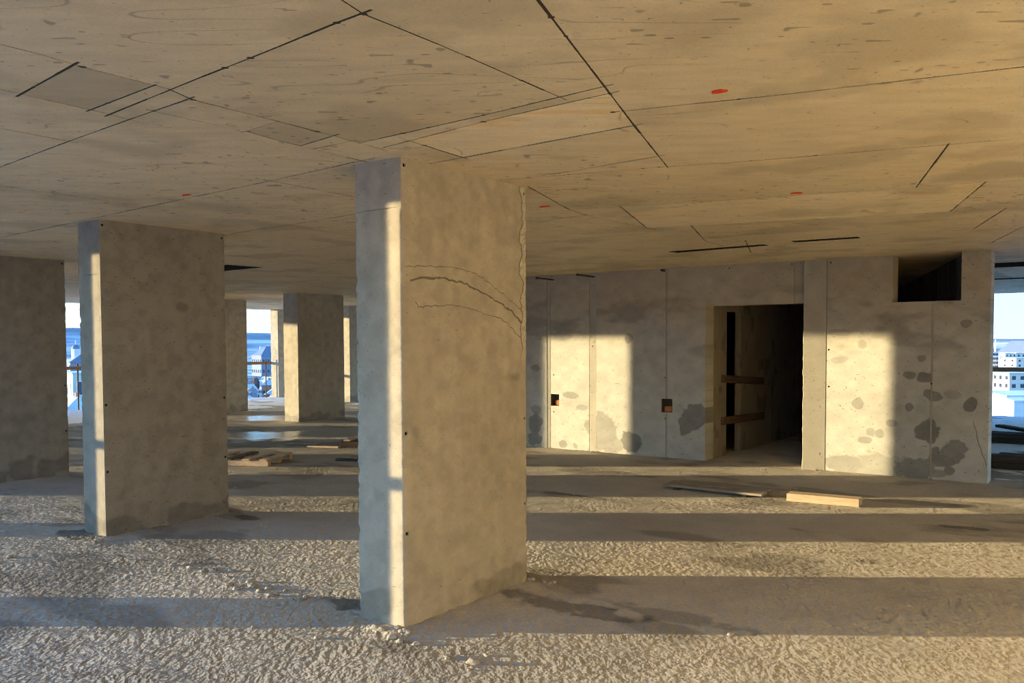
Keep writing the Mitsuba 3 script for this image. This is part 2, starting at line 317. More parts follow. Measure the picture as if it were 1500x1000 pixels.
SLOTS = [Polygon([(-4.59, 9.60), (-3.40, 9.55), (-3.385, 9.72), (-4.57, 9.82)]), Polygon([(-3.06, 9.42), (-2.36, 9.47), (-2.37, 9.64), (-3.05, 9.60)]),
         Polygon([(-11.2, 7.40), (-10.2, 7.46), (-10.18, 8.02), (-11.2, 8.06)]), Polygon([(-1.9, 13.85), (2.5, 13.85), (2.5, 14.75), (-1.9, 14.75)]),
         Polygon([(-2.2, 17.28), (2.5, 17.28), (2.5, 17.62), (-2.2, 17.62)])]
slots = unary_union(SLOTS)
panels = outline.difference(grooves).difference(slots)
from shapely.geometry import Point
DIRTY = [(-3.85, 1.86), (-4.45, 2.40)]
rng = random.Random(5)
slab = prism(outline.difference(slots), H + 0.0018, H + 0.25)
struct('ceiling', cat(slab, prism(outline, H + 0.25, H + 0.30)), 'mat_joint', 'raw concrete ceiling slab cast on formwork boards, with dark joints and narrow slots')
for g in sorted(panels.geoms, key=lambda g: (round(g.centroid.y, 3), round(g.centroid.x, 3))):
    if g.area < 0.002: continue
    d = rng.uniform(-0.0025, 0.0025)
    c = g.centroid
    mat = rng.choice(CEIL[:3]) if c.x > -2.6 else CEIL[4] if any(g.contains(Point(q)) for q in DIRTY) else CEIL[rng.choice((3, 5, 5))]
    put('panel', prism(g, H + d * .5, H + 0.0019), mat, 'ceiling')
for i, (x, y, rx, ry) in enumerate([(-1.487, 3.614, .033, .024), (-2.032, 6.395, .04, .025), (-3.859, 5.809, .045, .025), (-5.655, 3.775, .045, .016)]):
    th = np.linspace(0, 2 * np.pi, 14, endpoint=False)
    k = put('paint_mark', prism(Polygon([(x + rx * math.cos(t) * (1 + .2 * math.sin(3 * t)), y + ry * math.sin(t) * (1 + .15 * math.cos(2 * t))) for t in th]), H - 0.006, H), 'mat_red', 'ceiling')
    labels[k] = {'label': 'small red paint mark'}

# ------------------------------------------------------------------ the floor screed
COLS = [('main', -3.507, 3.762, .386, 1.291), ('left', -7.372, 4.060, .368, 1.285), ('row3', -11.318, 4.02, .26, 1.74), ('row4', -15.13, 4.30, .386, 1.34), ('row5', -19.02, 4.30, .386, 1.30),
        ('far1', -14.70, 12.48, .47, 1.35), ('far2', -18.22, 12.50, .42, 1.33), ('far3', -18.50, 17.62, .42, 1.32)]
BASE = -0.022
def floor_h(x, y):
    P = lambda s, z=0.0: np.stack([x * s, y * s, np.full_like(x, z)], -1)
    h = BASE + 0.010 * (meshkit.fbm(P(0.55), 2, 3) - 0.5)
    ang = 1.1 * meshkit.noise(P(0.25), 11)
    a, b = x * np.cos(ang) + y * np.sin(ang), -x * np.sin(ang) + y * np.cos(ang)
    m = meshkit.fbm(P(0.7, 4.0), 3, 5)
    m = 0.25 + 0.75 * np.clip((m - 0.38) / 0.2, 0, 1)
    h += m * 0.0022 * (meshkit.fbm(np.stack([a * 7, b * 10, 0 * a], -1), 3, 21) - 0.5)
    h += 0.004 * (meshkit.noise(P(3.0), 31) - 0.5)
    for nm, cx, cy, aw, w in COLS:                                      # the mortar skirts at the column feet
        dx = np.maximum(np.maximum(cx - aw - x, x - cx), 0); dy = np.maximum(np.maximum(cy - y, y - cy - w), 0)
        d = np.hypot(dx, dy)
        near = d < 0.7
        r = 0.10 + 0.14 * meshkit.noise(np.stack([x[near] * 5, y[near] * 5, 0 * x[near]], -1), 41)
        h[near] += 0.024 * np.exp(-(d[near] / r) ** 2) * (0.7 + 0.6 * meshkit.noise(np.stack([x[near] * 22, y[near] * 22, 0 * x[near]], -1), 42))
    return h
def grid(x0, x1, y0, y1, step):
    nx, ny = int(round((x1 - x0) / step)) + 1, int(round((y1 - y0) / step)) + 1
    X, Y = np.meshgrid(np.linspace(x0, x1, nx), np.linspace(y0, y1, ny))
    Z = floor_h(X.ravel(), Y.ravel())
    i = (np.arange(ny - 1)[:, None] * nx + np.arange(nx - 1)[None]).ravel()
    f = np.vstack([np.stack([i, i + 1, i + nx + 1], -1), np.stack([i, i + nx + 1, i + nx], -1)])
    return np.stack([X.ravel(), Y.ravel(), Z], -1), f
tiles, off, V, FF = [(-6.4, 0.6, 1.8, 6.0, 0.013), (-12.8, -6.4, 1.8, 6.0, 0.025), (-12.8, 0.6, 6.0, 11.9, 0.025), (-22.8, -13.6, 3.95, 12.0, 0.06), (-13.6, -12.8, 1.72, 12.0, 0.06), (-12.8, 6.0, 1.72, 1.8, 0.08),
         (0.6, 6.0, 1.8, 12.0, 0.1), (-22.8, 6.0, 12.0, 22.75, 0.07), (-12.8, 0.6, 11.9, 12.0, 0.05), (-5.4, 6.0, 0.85, 1.72, 0.05), (-2.6, 6.0, -2.5, 0.85, 0.1)], 0, [], []
for t in tiles:
    v, f = grid(*t)
    V.append(v); FF.append(f + off); off += len(v)
struct('floor', trimesh.Trimesh(np.vstack(V), np.vstack(FF), process=False), 'mat_floor', 'rough bare concrete floor striped by long shadows, with dark spills and dusty patches', smooth=True)
struct('trim_1', cat(bx(-13.6, EAST, SOUTH, NORTH, -0.30, -0.05), bx(WEST, -13.6, 3.95, NORTH, -0.30, -0.05), bx(-2.6, EAST, -2.5, SOUTH, -0.30, -0.05), bx(-5.4, -2.6, 0.85, SOUTH, -0.30, -0.05)), 'mat_slab', 'concrete floor slab edge carrying the storey')
labels['trim_1']['category'] = 'slab edge'
struct('trim_2', cat(bx(-13.3, 5.6, 2.0, 22.3, -30.5, -0.30), bx(-22.4, -13.3, 4.3, 22.3, -30.5, -0.30)), 'mat_slab', 'concrete body of the unfinished building below this storey')
labels['trim_2']['category'] = 'building'

# ------------------------------------------------------------------ columns: chipped concrete blades with tie holes
def column(name, xc, yc, a, w, label, holes=(), joints_=(), step=0.05, chip=0.012, mat='mat_concrete', seed=0, category='column', group=None, zb=-0.12):
    r = root(name, label, category, group)
    m = to_tri(m3.Manifold.cube([a, w, H + 0.012 - zb]).refine_to_length(step))
    v = m.vertices
    X, Y, Z = v[:, 0].copy(), v[:, 1].copy(), v[:, 2].copy()
    ex, ey = np.minimum(X, a - X), np.minimum(Y, w - Y)
    q = np.stack([X * 3 + seed * 7.3, Y * 3, Z * 1.0], -1)
    n1 = meshkit.noise(np.stack([X * 4 + seed, Y * 4, Z * 24], -1), 1); n2 = meshkit.noise(np.stack([X * 4 + seed, Y * 4, Z * 60], -1), 2)
    bite = chip * (0.10 + 0.9 * np.clip(n1 * 3 - 2.1, 0, 1) + 0.35 * n2)
    e = np.maximum(ex, ey)                                             # zero on the vertical edges
    k = np.clip(1 - e / max(0.035, step * 0.9), 0, 1)
    inx, iny = np.where(X < a / 2, 1, -1), np.where(Y < w / 2, 1, -1)
    v[:, 0] += inx * bite * k * (ex < 1e-6); v[:, 1] += iny * bite * k * (ey < 1e-6)
    wav = 0.0035 * (meshkit.fbm(q * 1.2, 3, seed) - 0.5)
    v[:, 0] += np.where(ex < 1e-6, inx * wav, 0); v[:, 1] += np.where(ey < 1e-6, iny * wav, 0)
    man = to_man(m)
    cut = []
    for (face, o, z) in holes:                                         # face 'x': the broad right face, o along it
        c = m3.Manifold.cylinder(0.05, 0.013, 0.010, 12)
        cut.append(c.rotate([0, -90, 0]).translate([a + 0.008, o, z - zb]) if face == 'x' else c.rotate([-90, 0, 0]).translate([o, -0.008, z - zb]))
    for zj in joints_:
        cut += [m3.Manifold.cube([a + 0.02, 0.012, 0.006]).translate([-0.01, -0.006, zj - zb])]
    if cut: man = man - m3.Manifold.batch_boolean(cut, m3.OpType.Add)
    body = to_tri(man); body.apply_translation([xc - a, yc, zb])
    put('shaft', body, mat, r, smooth=32)
    for (face, o, z) in holes:
        c = trimesh.creation.cylinder(radius=0.0105, height=0.012, sections=10)
        c = place(c, xc - 0.014, yc + o, z, ry=math.pi / 2) if face == 'x' else place(c, xc - a + o, yc + 0.014, z, rx=math.pi / 2)
        put('tie_hole', c, 'mat_dark', r)
    return r
H4 = lambda w, zs: [('x', 0.03, z) for z in zs] + [('x', w - 0.03, z) for z in zs]
column('column', -3.507, 3.762, .386, 1.291, 'nearest concrete column, in the middle of the view, with curved cracks across its broad face', [('x', .03, 2.755), ('x', 1.262, 2.755), ('x', .03, 1.170), ('x', .03, .568), ('x', 1.262, 1.17), ('x', 1.262, .56)],
       [2.505], 0.02, 0.015, 'mat_concrete_main', 1)
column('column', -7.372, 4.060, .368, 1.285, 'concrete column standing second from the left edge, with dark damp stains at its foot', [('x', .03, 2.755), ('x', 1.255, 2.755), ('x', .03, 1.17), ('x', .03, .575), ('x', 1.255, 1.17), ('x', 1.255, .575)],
       [2.32], 0.025, 0.011, 'mat_concrete_shaded', 2)
column('column', -11.318, 4.02, .26, 1.74, 'concrete column darkened for shade, cut by the left edge of the photo', [('x', 1.71, 2.755), ('x', 1.71, 1.17), ('x', 1.71, .575)], (), 0.035, 0.010, 'mat_concrete_shaded', 3)
column('column', -14.70, 12.48, .47, 1.35, 'far column with a sunlit narrow face, seen between the two nearer columns', [('x', .03, 2.74), ('x', 1.31, 2.74), ('x', .03, 1.2), ('x', .03, .6), ('x', 1.31, 1.2), ('x', 1.31, .6)], [2.52, 1.36], 0.05, 0.010, 'mat_concrete', 4)
column('column', -18.22, 12.50, .42, 1.33, 'far column half hidden behind the right edge of the second column from the left', (), (), 0.06, 0.008, 'mat_concrete', 5)
column('column', -18.50, 17.62, .42, 1.32, 'far sunlit column seen through the slit beside the nearest column', [('x', .04, 2.74), ('x', .04, 1.2)], (), 0.06, 0.008, 'mat_concrete', 6)
column('column', -22.25, 18.08, .36, .75, 'slim column at the slab edge where the wooden guard rail ends', [('x', .05, 1.2)], (), 0.06, 0.008, 'mat_concrete', 7)
# the rest of the row and the south front stand left of the frame and throw the long shadows
G = 'columns of the row that goes on outside the left edge'
column('column', -15.13, 4.30, .386, 1.34, 'concrete column of the row outside the left edge of the photo', (), (), 0.12, 0.008, 'mat_concrete', 8, group=G)
column('column', -19.02, 4.30, .386, 1.30, 'concrete column of the row outside the left edge of the photo', (), (), 0.12, 0.008, 'mat_concrete', 9, group=G)
column('column', -22.3, 3.98, .30, 2.40, 'broad concrete pier at the west slab edge outside the left edge of the photo', (), (), 0.12, 0.008, 'mat_concrete', 14)
G = 'slim columns along the south edge outside the frame'
for i, s0 in enumerate((5.135, 7.545)):
    xr = -(s0 - math.cos(SUN_AZ) * 1.78) / math.sin(SUN_AZ)
    column('perimeter_column', xr, 1.78, .42, .44, 'slim concrete column at the south slab edge outside the frame', (), (), 0.12, 0.006, 'mat_concrete', 10 + i, 'column', G)

# ------------------------------------------------------------------ the core wall with the doorway
W = 11.808
def wall_man(x0, x1, z0, z1, t=0.30, front=0.0):
    return m3.Manifold.cube([x1 - x0, t - front, z1 - z0]).translate([x0, W + front, z0])
DX0, DX1, DZ = -5.042, -3.632, 2.232
body = wall_man(-9.6, DX0, -.12, H + .012, .30, .012) + wall_man(DX0, DX1, DZ, H + .012, .30, .012) + wall_man(-3.36, -1.405, -.12, H + .012, .30, .012)
cuts = [m3.Manifold.cube([.158, .16, .19]).translate([-7.718, W - .02, .677]), m3.Manifold.cube([.178, .16, .205]).translate([-5.737, W - .02, .655]),
        m3.Manifold.cube([.785, .6, .62]).translate([-2.51, W - .1, 2.205])]
ties = [(-6.932, 1.647), (-7.665, 1.18), (-7.666, .578), (-5.682, 1.177), (-5.680, .562), (-3.297, 1.599), (-3.292, 1.108), (-2.044, 1.175), (-3.80, 2.765), (-4.69, 2.755), (-3.283, 2.755)]
cuts += [m3.Manifold.cylinder(.05, .013, .010, 12).rotate([-90, 0, 0]).translate([x, W - .008, z]) for x, z in ties]
cutter = m3.Manifold.batch_boolean(cuts, m3.OpType.Add)
struct('wall_back', to_tri(body - cutter), 'mat_wall', 'plastered concrete core wall with damp patches, lit by two patches of sun', smooth=30)
def relief(man, seed, amp=0.004):
    m = to_tri(man.refine_to_length(0.06))
    fr = m.vertices[:, 1] < W + 0.02
    v = m.vertices
    v[fr, 1] += amp * (meshkit.fbm(np.stack([v[fr, 0] * 2.5, v[fr, 2] * 2.5, np.full(fr.sum(), seed)], -1), 3, 8) - 0.5)
    return m
breaks = [(-9.6, -7.800), (-7.722, -6.990), (-6.866, -5.668), (-5.642, DX0)]
for i, (a, b) in enumerate(breaks):
    put('panel', relief(wall_man(a, b, -.12, H + .01, .03) - cutter, i), 'mat_wall', 'wall_back', smooth=30)
put('panel', relief(wall_man(DX0, -3.765, DZ, H + .01, .03) - cutter, 9), 'mat_wall', 'wall_back', smooth=30)
put('panel', relief(wall_man(-3.757, DX1, DZ, H + .01, .03) - cutter, 10), 'mat_wall', 'wall_back', smooth=30)
put('panel', relief(wall_man(-3.322, -2.052, -.12, H + .01, .03) - cutter, 11), 'mat_wall', 'wall_back', smooth=30)
put('panel', relief(wall_man(-2.028, -1.405, -.12, H + .01, .03) - cutter, 12), 'mat_wall', 'wall_back', smooth=30)
for a, b, d in ((-7.786, -7.736, .006), (-6.986, -6.870, .004), (-5.664, -5.646, .009), (-2.050, -2.030, .007)):
    k = put('joint_strip', to_tri(wall_man(a, b, -.12, 2.19 if a > -3 else H + .008, .04, d) - cutter), 'mat_strip', 'wall_back')
    labels[k] = {'label': 'darker mortar strip in the joint'}
# the wedge-shaped pier on the right of the doorway
zz = np.linspace(-.12, H + .01, 60)
rs = np.random.RandomState(3)
vv, ff = [], []
for z in zz:
    j = 0.010 * rs.rand(4)
    vv += [(DX1 + j[0], W + .31, z), (DX1 + j[1], W - .035 + j[2], z), (DX1 + .020 + j[1], W - .085 + j[3] * .6, z), (-3.335, W - .003, z), (-3.335, W + .31, z)]
for i in range(len(zz) - 1):
    for k in range(5):
        a, b = i * 5 + k, i * 5 + (k + 1) % 5
        ff += [(a, b, b + 5), (a, b + 5, a + 5)]
n0 = (len(zz) - 1) * 5
ff += [(0, 2, 1), (0, 3, 2), (0, 4, 3), (n0, n0 + 1, n0 + 2), (n0, n0 + 2, n0 + 3), (n0, n0 + 3, n0 + 4)]
k = put('pier', trimesh.Trimesh(np.array(vv), np.array(ff), process=False), 'mat_strip', 'wall_back', smooth=False)
labels[k] = {'label': 'raw grey pier with a broken sunlit edge beside the doorway'}
# doorway reveal, shaft opening and the lobby behind
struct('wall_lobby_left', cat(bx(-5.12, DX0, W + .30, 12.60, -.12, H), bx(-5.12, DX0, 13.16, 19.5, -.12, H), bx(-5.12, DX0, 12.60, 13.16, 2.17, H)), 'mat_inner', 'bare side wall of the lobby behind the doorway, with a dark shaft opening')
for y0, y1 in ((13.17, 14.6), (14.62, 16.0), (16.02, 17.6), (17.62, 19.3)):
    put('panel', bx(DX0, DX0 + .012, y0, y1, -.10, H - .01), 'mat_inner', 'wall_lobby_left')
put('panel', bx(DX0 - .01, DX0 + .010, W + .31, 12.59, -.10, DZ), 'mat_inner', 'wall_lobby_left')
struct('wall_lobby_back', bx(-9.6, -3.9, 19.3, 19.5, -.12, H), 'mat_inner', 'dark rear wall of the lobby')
struct('wall_core_left', bx(-9.6, -9.4, W + .3, 19.5, -.12, H), 'mat_wall', 'left end wall of the concrete core')
p0, p1 = np.array([-1.735, 12.11]), np.array([-4.02, 19.4])
L = np.linalg.norm(p1 - p0); ang = math.atan2(*(p1 - p0)[::-1])
struct('wall_core_right', place(bx(0, L, -.14, 0, -.12, H), p0[0], p0[1], 0, ang), 'mat_recess_shade', 'slanting end wall of the core behind the high opening')
for i in range(14):
    put('board', place(bx(i * L / 14 + .006, (i + 1) * L / 14 - .006, -.004, .012 + .004 * (i % 3), -.1, H - .01), p0[0], p0[1], 0, ang), ('mat_recess_shade', 'mat_wood_dark', 'mat_recess_shade')[i % 3], 'wall_core_right')  # boards coloured dark to stand for the corridor shade
for i, (x, z, w_) in enumerate(((-7.675, .682, .07), (-5.70, .660, .10))):
    k = put('niche_filler', place(cham(w_ + .03, .06, .085, .008), x + .05, W + .085, z + .043, .12), 'mat_orange', 'wall_back')
    labels[k] = {'label': 'broken orange brick end in the wall niche'}
for x0_, z0_, w_, h_ in ((-7.718, .677, .158, .19), (-5.737, .655, .178, .205)):
    k = put('niche_shade', cat(bx(x0_, x0_ + w_, W + .128, W + .138, z0_, z0_ + h_), bx(x0_ + .001, x0_ + .006, W + .006, W + .13, z0_, z0_ + h_), bx(x0_ + w_ - .006, x0_ + w_ - .001, W + .006, W + .13, z0_, z0_ + h_)), 'mat_recess_shade', 'wall_back')  # lining coloured dark in place of the shade inside the niche
    labels[k] = {'label': 'dark lining painting the shade inside the wall niche'}
for x, z in ties:
    put('tie_hole', place(trimesh.creation.cylinder(radius=.0105, height=.012, sections=10), x, W + .016, z, rx=math.pi / 2), 'mat_dark', 'wall_back')
for i, (p, q) in enumerate((((-7.66, W + .03, 2.722), (-7.72, 11.40, 2.735)), ((-6.905, W + .03, 2.735), (-6.97, 11.42, 2.75)))):
    k = put('steel_rod', cat(cyl(p, q, .011), trimesh.creation.icosphere(1, .020).apply_translation(q)), 'mat_iron', 'wall_back')
    labels[k] = {'label': 'black steel rod sticking out below the ceiling'}
k = put('steel_rod', cat(cyl((-5.69, W + .03, 2.765), (-5.71, 11.74, 2.775), .016)), 'mat_iron', 'wall_back')

# an added wall, unseen past the right edge, that bounces warm sunlight back in
struct('wall_added_bounce', bx(1.5, 1.75, -1.0, 11.0, -.1, H + .012), 'mat_bounce_plaster', 'added plastered wall bouncing warm light, outside the right edge of the photo')

# ------------------------------------------------------------------ guard rails of nailed boards
def rail(name, p, q, label, posts, zc=1.09, h=.085, t=.04):
    r = root(name, label, 'guard rail')
    p, q = np.array(p, float), np.array(q, float)
    L = np.linalg.norm(q - p); a = math.atan2(*(q - p)[::-1])
    n = max(1, int(round(L / 4.2)))
    for i in range(n):
        c = p + (q - p) * ((i + .5) / n)
        put('board', place(cham(L / n + .12, t * .9, h, .005), c[0] - math.sin(a) * .012 * (i % 2), c[1] + math.cos(a) * .012 * (i % 2), zc + .012 * ((i * 7) % 3 - 1), a, ry=.004 * (i % 2)), 'mat_wood_rail', r)
    for s in posts:
        c = p + (q - p) * s
        put('post', cyl((c[0], c[1], -.06), (c[0], c[1], zc + .12), .018), 'mat_rust', r)
    return r
rail('guard_rail', (-22.62, 9.0), (-22.62, 18.3), 'brown board guard rail on a rusty post at the far left slab edge', (.02, .30, .60, .955))
rail('guard_rail', (-13.4, 1.77), (-5.5, 1.77), 'wooden guard rail along the south edge outside the frame', (.215, .78), 1.125, .08)
rail('guard_rail', (-5.5, 22.55), (4.0, 22.55), 'dark board guard rail across the opening at the right edge of the photo', (.05, .95), 1.065, .10)

# ------------------------------------------------------------------ boards, planks and scraps on the floor
def plank(name, label, cat_, sx, sy, sz, x, y, z, rz, mat, ry=0.0, rx=0.0, bow=0.0, group=None, seed=0, nails=0):
    r = root(name, label, cat_, group)
    m = to_tri(to_man(cham(sx, sy, sz, min(.004, sz * .2))).refine_to_length(.06))
    v = m.vertices
    v[:, 2] += bow * (1 - (2 * v[:, 0] / sx) ** 2)
    end = np.abs(np.abs(v[:, 0]) - sx / 2) < .006
    v[end, 0] += np.sign(v[end, 0]) * .012 * (meshkit.noise(np.stack([v[end, 1] * 40 + seed, v[end, 2] * 10, v[end, 0]], -1), seed) - .5)
    put('board', place(m, x, y, z, rz, rx, ry), mat, r, smooth=30)
    return r
def zf(x, y): return float(floor_h(np.array([float(x)]), np.array([float(y)]))[0])

# the grey shuttering panel: three boards on two battens
r = root('shuttering_panel', 'weathered grey board panel lying flat in the shadow in front of the doorway', 'board')
cx, cy, a = -3.90, 9.52, -.02
for i, (w_, o, l_, dz) in enumerate(((.165, -.175, 1.20, .0), (.155, -.01, 1.16, .004), (.15, .15, 1.12, .001))):
    m = to_tri(to_man(cham(l_, w_ - .006, .026, .003)).refine_to_length(.08))
    put('board', place(m, cx - o * math.sin(a) + (.02, -.01, .015)[i], cy + o, zf(cx, cy) + .043 + dz, a), 'mat_wood_grey', r)
for s in (-.42, .40):
    put('batten', place(cham(.07, .46, .026, .003), cx + s, cy - .01, zf(cx, cy) + .016, a), 'mat_wood_dark', r)
plank('timber_block', 'short pale timber plank lying in the sun to the right of the grey panel', 'plank', .74, .17, .085, -2.66, 9.40, zf(-2.66, 9.40) + .046, .10, 'mat_wood_pale', seed=4)
# the broken pallet behind the second column
r = root('pallet', 'broken wooden pallet lying in the shade behind the second column from the left', 'pallet')
px, py, pa = -10.55, 7.86, .45
for o in (-.36, 0, .36):
    put('bearer', place(cham(1.25, .09, .08, .004), px - o * math.sin(pa), py + o * math.cos(pa), zf(px, py) + .045, pa), 'mat_wood_pale', r)
for s in (-.55, -.28, .02, .30, .56):
    put('slat', place(cham(.11, .86, .022, .003), px + s * math.cos(pa), py + s * math.sin(pa), zf(px, py) + .097, pa), 'mat_wood_pale' if s != .02 else 'mat_wood_brown', r)
# the beam stack left of the nearest column
r = root('beam_stack_frame', 'brown timber frame lying on the floor just left of the nearest column', 'timber frame')
bx0, by0, ba = -10.62, 10.06, .50
put('beam', place(cham(1.3, .10, .10, .005), bx0 + .5, by0 + .22, zf(bx0, by0) + .055, ba), 'mat_wood_brown', r)
put('beam', place(cham(1.3, .10, .10, .005), bx0 + .25, by0 + .72, zf(bx0, by0) + .055, ba), 'mat_wood_brown', r)
put('crosspiece', place(cham(.11, .75, .03, .004), bx0 - .10, by0 + .22, zf(bx0, by0) + .122, ba), 'mat_wood_pale', r)
put('crosspiece', place(cham(.11, .75, .03, .004), bx0 + .80, by0 + .70, zf(bx0, by0) + .122, ba), 'mat_wood_brown', r)
plank('plank', 'thin plank lying alone on the dark floor in front of the far sunlit column', 'plank', .62, .10, .03, -11.45, 9.78, zf(-11.45, 9.78) + .03, .42, 'mat_wood_grey', seed=6)
plank('plank', 'narrow pale stick beside the brown timber frame', 'plank', .55, .05, .03, -10.86, 9.72, zf(-10.86, 9.72) + .02, .42, 'mat_wood_pale', seed=7)
r = root('scrap_boards', 'small heap of dark scrap boards at the left edge of the nearest column', 'scrap wood')
for i, (dx, dy, dz, az, l_) in enumerate(((0, 0, 0, .5, .75), (.18, .14, .0, .2, .7), (.1, .08, .034, .62, .55))):
    put('board', place(cham(l_, .10, .03, .003), -9.16 + dx, 8.93 + dy, zf(-9.16, 8.93) + .02 + dz, az), ('mat_wood_dark', 'mat_wood_grey', 'mat_wood_grey')[i], r)
# the boards nailed across the shaft opening
for z0, z1, l_, lab in ((1.155, 1.052, 1.76, 'upper of two brown boards nailed across the shaft opening inside the doorway'), (.515, .472, 1.80, 'lower of two brown boards nailed across the shaft opening inside the doorway')):
    r = root('barrier_board', lab, 'board')
    m = place(cham(l_, .035, .115, .004), 0, 0, 0, math.pi / 2, 0, math.atan2(z0 - z1, l_))
    m.apply_translation([DX0 + .034, 12.37 + l_ / 2, (z0 + z1) / 2])
    put('plank', m, 'mat_wood_brown', r)
    for yy in (12.45, 12.37 + l_ - .1):
        put('nail', cyl((DX0 + .050, yy, (z0 if yy < 13 else z1)), (DX0 + .058, yy, (z0 if yy < 13 else z1)), .008, 6), 'mat_iron', r)
# long timbers behind the wall on the right
def timbers(label, y, n, w_, h_, z0, mat, x0=-2.9, x1=2.2):
    r = root('timber_stack', label, 'timber stack')
    for i in range(n):
        put('timber', place(cham(x1 - x0 - .15 * (i % 2), w_, h_, .008), (x0 + x1) / 2 + .1 * i, y + (w_ + .02) * (i % 2), z0 + h_ * (i // 2) + h_ / 2, .012 * (i % 3 - 1)), mat, r)
    return r
timbers('front stack of dark timbers on the floor past the right end of the wall', 13.35, 4, .16, .10, -.03, 'mat_wood_dark', -1.85, 2.0)
timbers('rear stack of dark timbers at the snowy edge of the floor on the right', 16.7, 4, .16, .09, -.03, 'mat_wood_dark', -2.5, 2.0)
plank('plank', 'single dark plank laid askew on the rear timber stack at the right edge', 'plank', 1.6, .16, .05, -1.45, 16.95, .19, -.95, 'mat_wood_dark', seed=9)
plank('plank', 'short brown plank at the slab edge beside the right end of the wall', 'plank', .8, .16, .12, -3.0, 22.35, .04, .05, 'mat_wood_rail', seed=10)
plank('wood_chip', 'small yellow wood chip at the foot of the right end of the wall', 'wood chip', .15, .04, .012, -1.62, 11.70, zf(-1.62, 11.70) + .010, .05, 'mat_wood_pale', seed=11)

# ------------------------------------------------------------------ crumbs of concrete on the floor
rs = np.random.RandomState(11)
def stone(seed, n=1):
    m = trimesh.creation.icosphere(n)
    v = m.vertices
    v *= (0.65 + 0.7 * meshkit.noise(v * 1.7 + seed * 9.1, seed))[:, None] * np.array([1, .75, .55])
    return m
SHAPES = [stone(i, 2) for i in range(5)]
spots = []
for (x, y, n, sp, s0, s1, lab, grp) in (
    (-5.60, 3.92, 9, .13, .012, .034, 'crumb of broken concrete in the row of debris between the two nearest columns', 'crumbs of concrete between the columns'),
    (-5.05, 3.83, 14, .17, .012, .036, 'crumb of broken concrete in the row of debris between the two nearest columns', 'crumbs of concrete between the columns'),
    (-4.56, 3.84, 10, .12, .010, .030, 'crumb of broken concrete in the row of debris between the two nearest columns', 'crumbs of concrete between the columns'),
    (-6.05, 3.93, 3, .08, .014, .030, 'crumb of broken concrete in the row of debris between the two nearest columns', 'crumbs of concrete between the columns'),
    (-3.46, 3.62, 14, .12, .010, .034, 'lump of mortar at the front corner of the nearest column', 'mortar lumps at the nearest column'),
    (-2.95, 3.60, 10, .16, .008, .022, 'lump of mortar at the front corner of the nearest column', 'mortar lumps at the nearest column'),
    (-7.30, 3.95, 7, .10, .010, .026, 'lump of mortar at the front corner of the second column from the left', 'mortar lumps at the second column'),
    (-3.44, 5.10, 6, .07, .012, .036, 'lump of mortar at the rear right corner of the nearest column', 'mortar lumps behind the nearest column')):
    for k in range(n):
        spots.append((x + sp * rs.randn() * .8, y + sp * rs.randn() * .45, rs.uniform(s0, s1), lab, grp))
for k in range(34):
    t = rs.rand()
    spots.append((-9.4 + t * 7.9, W - .03 - .05 * rs.rand() if not (-5.0 < -9.4 + t * 7.9 < -3.7) else W + .2 * rs.rand(), rs.uniform(.008, .02), 'crumb of mortar along the foot of the core wall', 'crumbs along the core wall'))
for (x, y, s, lab) in ((-7.39, 3.26, .03, 'dark loose stone on the sunlit floor near the left edge of the photo'), (-2.86, 3.60, .035, 'loose stone throwing a long shadow in front of the nearest column'), (-3.85, 3.385, .022, 'loose stone left of the foot of the nearest column'),
                     (-4.32, 3.29, .018, 'small stone inside the shadow band left of the nearest column'), (-5.12, 8.3, .02, 'small stone in the shadow band behind the nearest column'), (-3.19, 10.1, .028, 'pale round stone beside the right end of the grey board panel'),
                     (-8.7, 6.4, .02, 'small stone on the floor behind the second column from the left'), (-1.9, 4.84, .02, 'small stone in the broad shadow right of the nearest column')):
    spots.append((x, y, s, lab, None))
inside = lambda x, y: any(cx - aw - .012 < x < cx + .012 and cy - .012 < y < cy + w + .012 for nm, cx, cy, aw, w in COLS)
for i, (x, y, s, lab, grp) in enumerate(spots):
    if inside(x, y): continue
    k = put('concrete_crumb', place(SHAPES[i % 5].copy().apply_scale(s), x, y, zf(x, y) + s * .22, rs.rand() * 6.28), 'mat_rubble', smooth=True)
    tag(k, lab, 'rubble', grp)

# ------------------------------------------------------------------ the land: snowy town floor and wooded hills
matte('mat_town_snow', lambda p, n, uv: mix((0.16, 0.17, 0.18), (0.50, 0.51, 0.52), smoothstep(0.35, 0.6, fbm(p.x * 0.03, p.y * 0.03, 1.0, 4))), 0.95, 0.05)
matte('mat_hill', lambda p, n, uv: mix((0.16, 0.175, 0.19), (0.48, 0.49, 0.50), smoothstep(0.38, 0.66, fbm(p.x * 0.0025, p.y * 0.0025, p.z * 0.012, 5))), 0.95, 0.05)
rad = np.concatenate([np.linspace(45, 900, 40), np.linspace(960, 8200, 60)])
az = np.radians(np.linspace(-120, 40, 121))                            # measured from +y towards +x
R, A = np.meshgrid(rad, az, indexing='ij')
X, Y = R * np.sin(A), R * np.cos(A)
ridge = np.interp(np.degrees(A), [-120, -70, -62, -52, -45, -20, -6, 10, 40], [70, 92, 92, 60, 50, 30, 12, 14, 25])
Z = -30.5 + np.clip((R - 2600) / 2600, 0, 1) ** 1.5 * (ridge + 30.5) * (0.93 + 0.10 * meshkit.fbm(np.stack([X / 900, Y / 900, 0 * X], -1), 4, 3))
Z += np.clip((R - 500) / 1500, 0, 1) * 16 * (meshkit.fbm(np.stack([X / 420, Y / 420, 0 * X], -1), 3, 9) - 0.5)
nA = len(az)
i = (np.arange(len(rad) - 1)[:, None] * nA + np.arange(nA - 1)[None]).ravel()
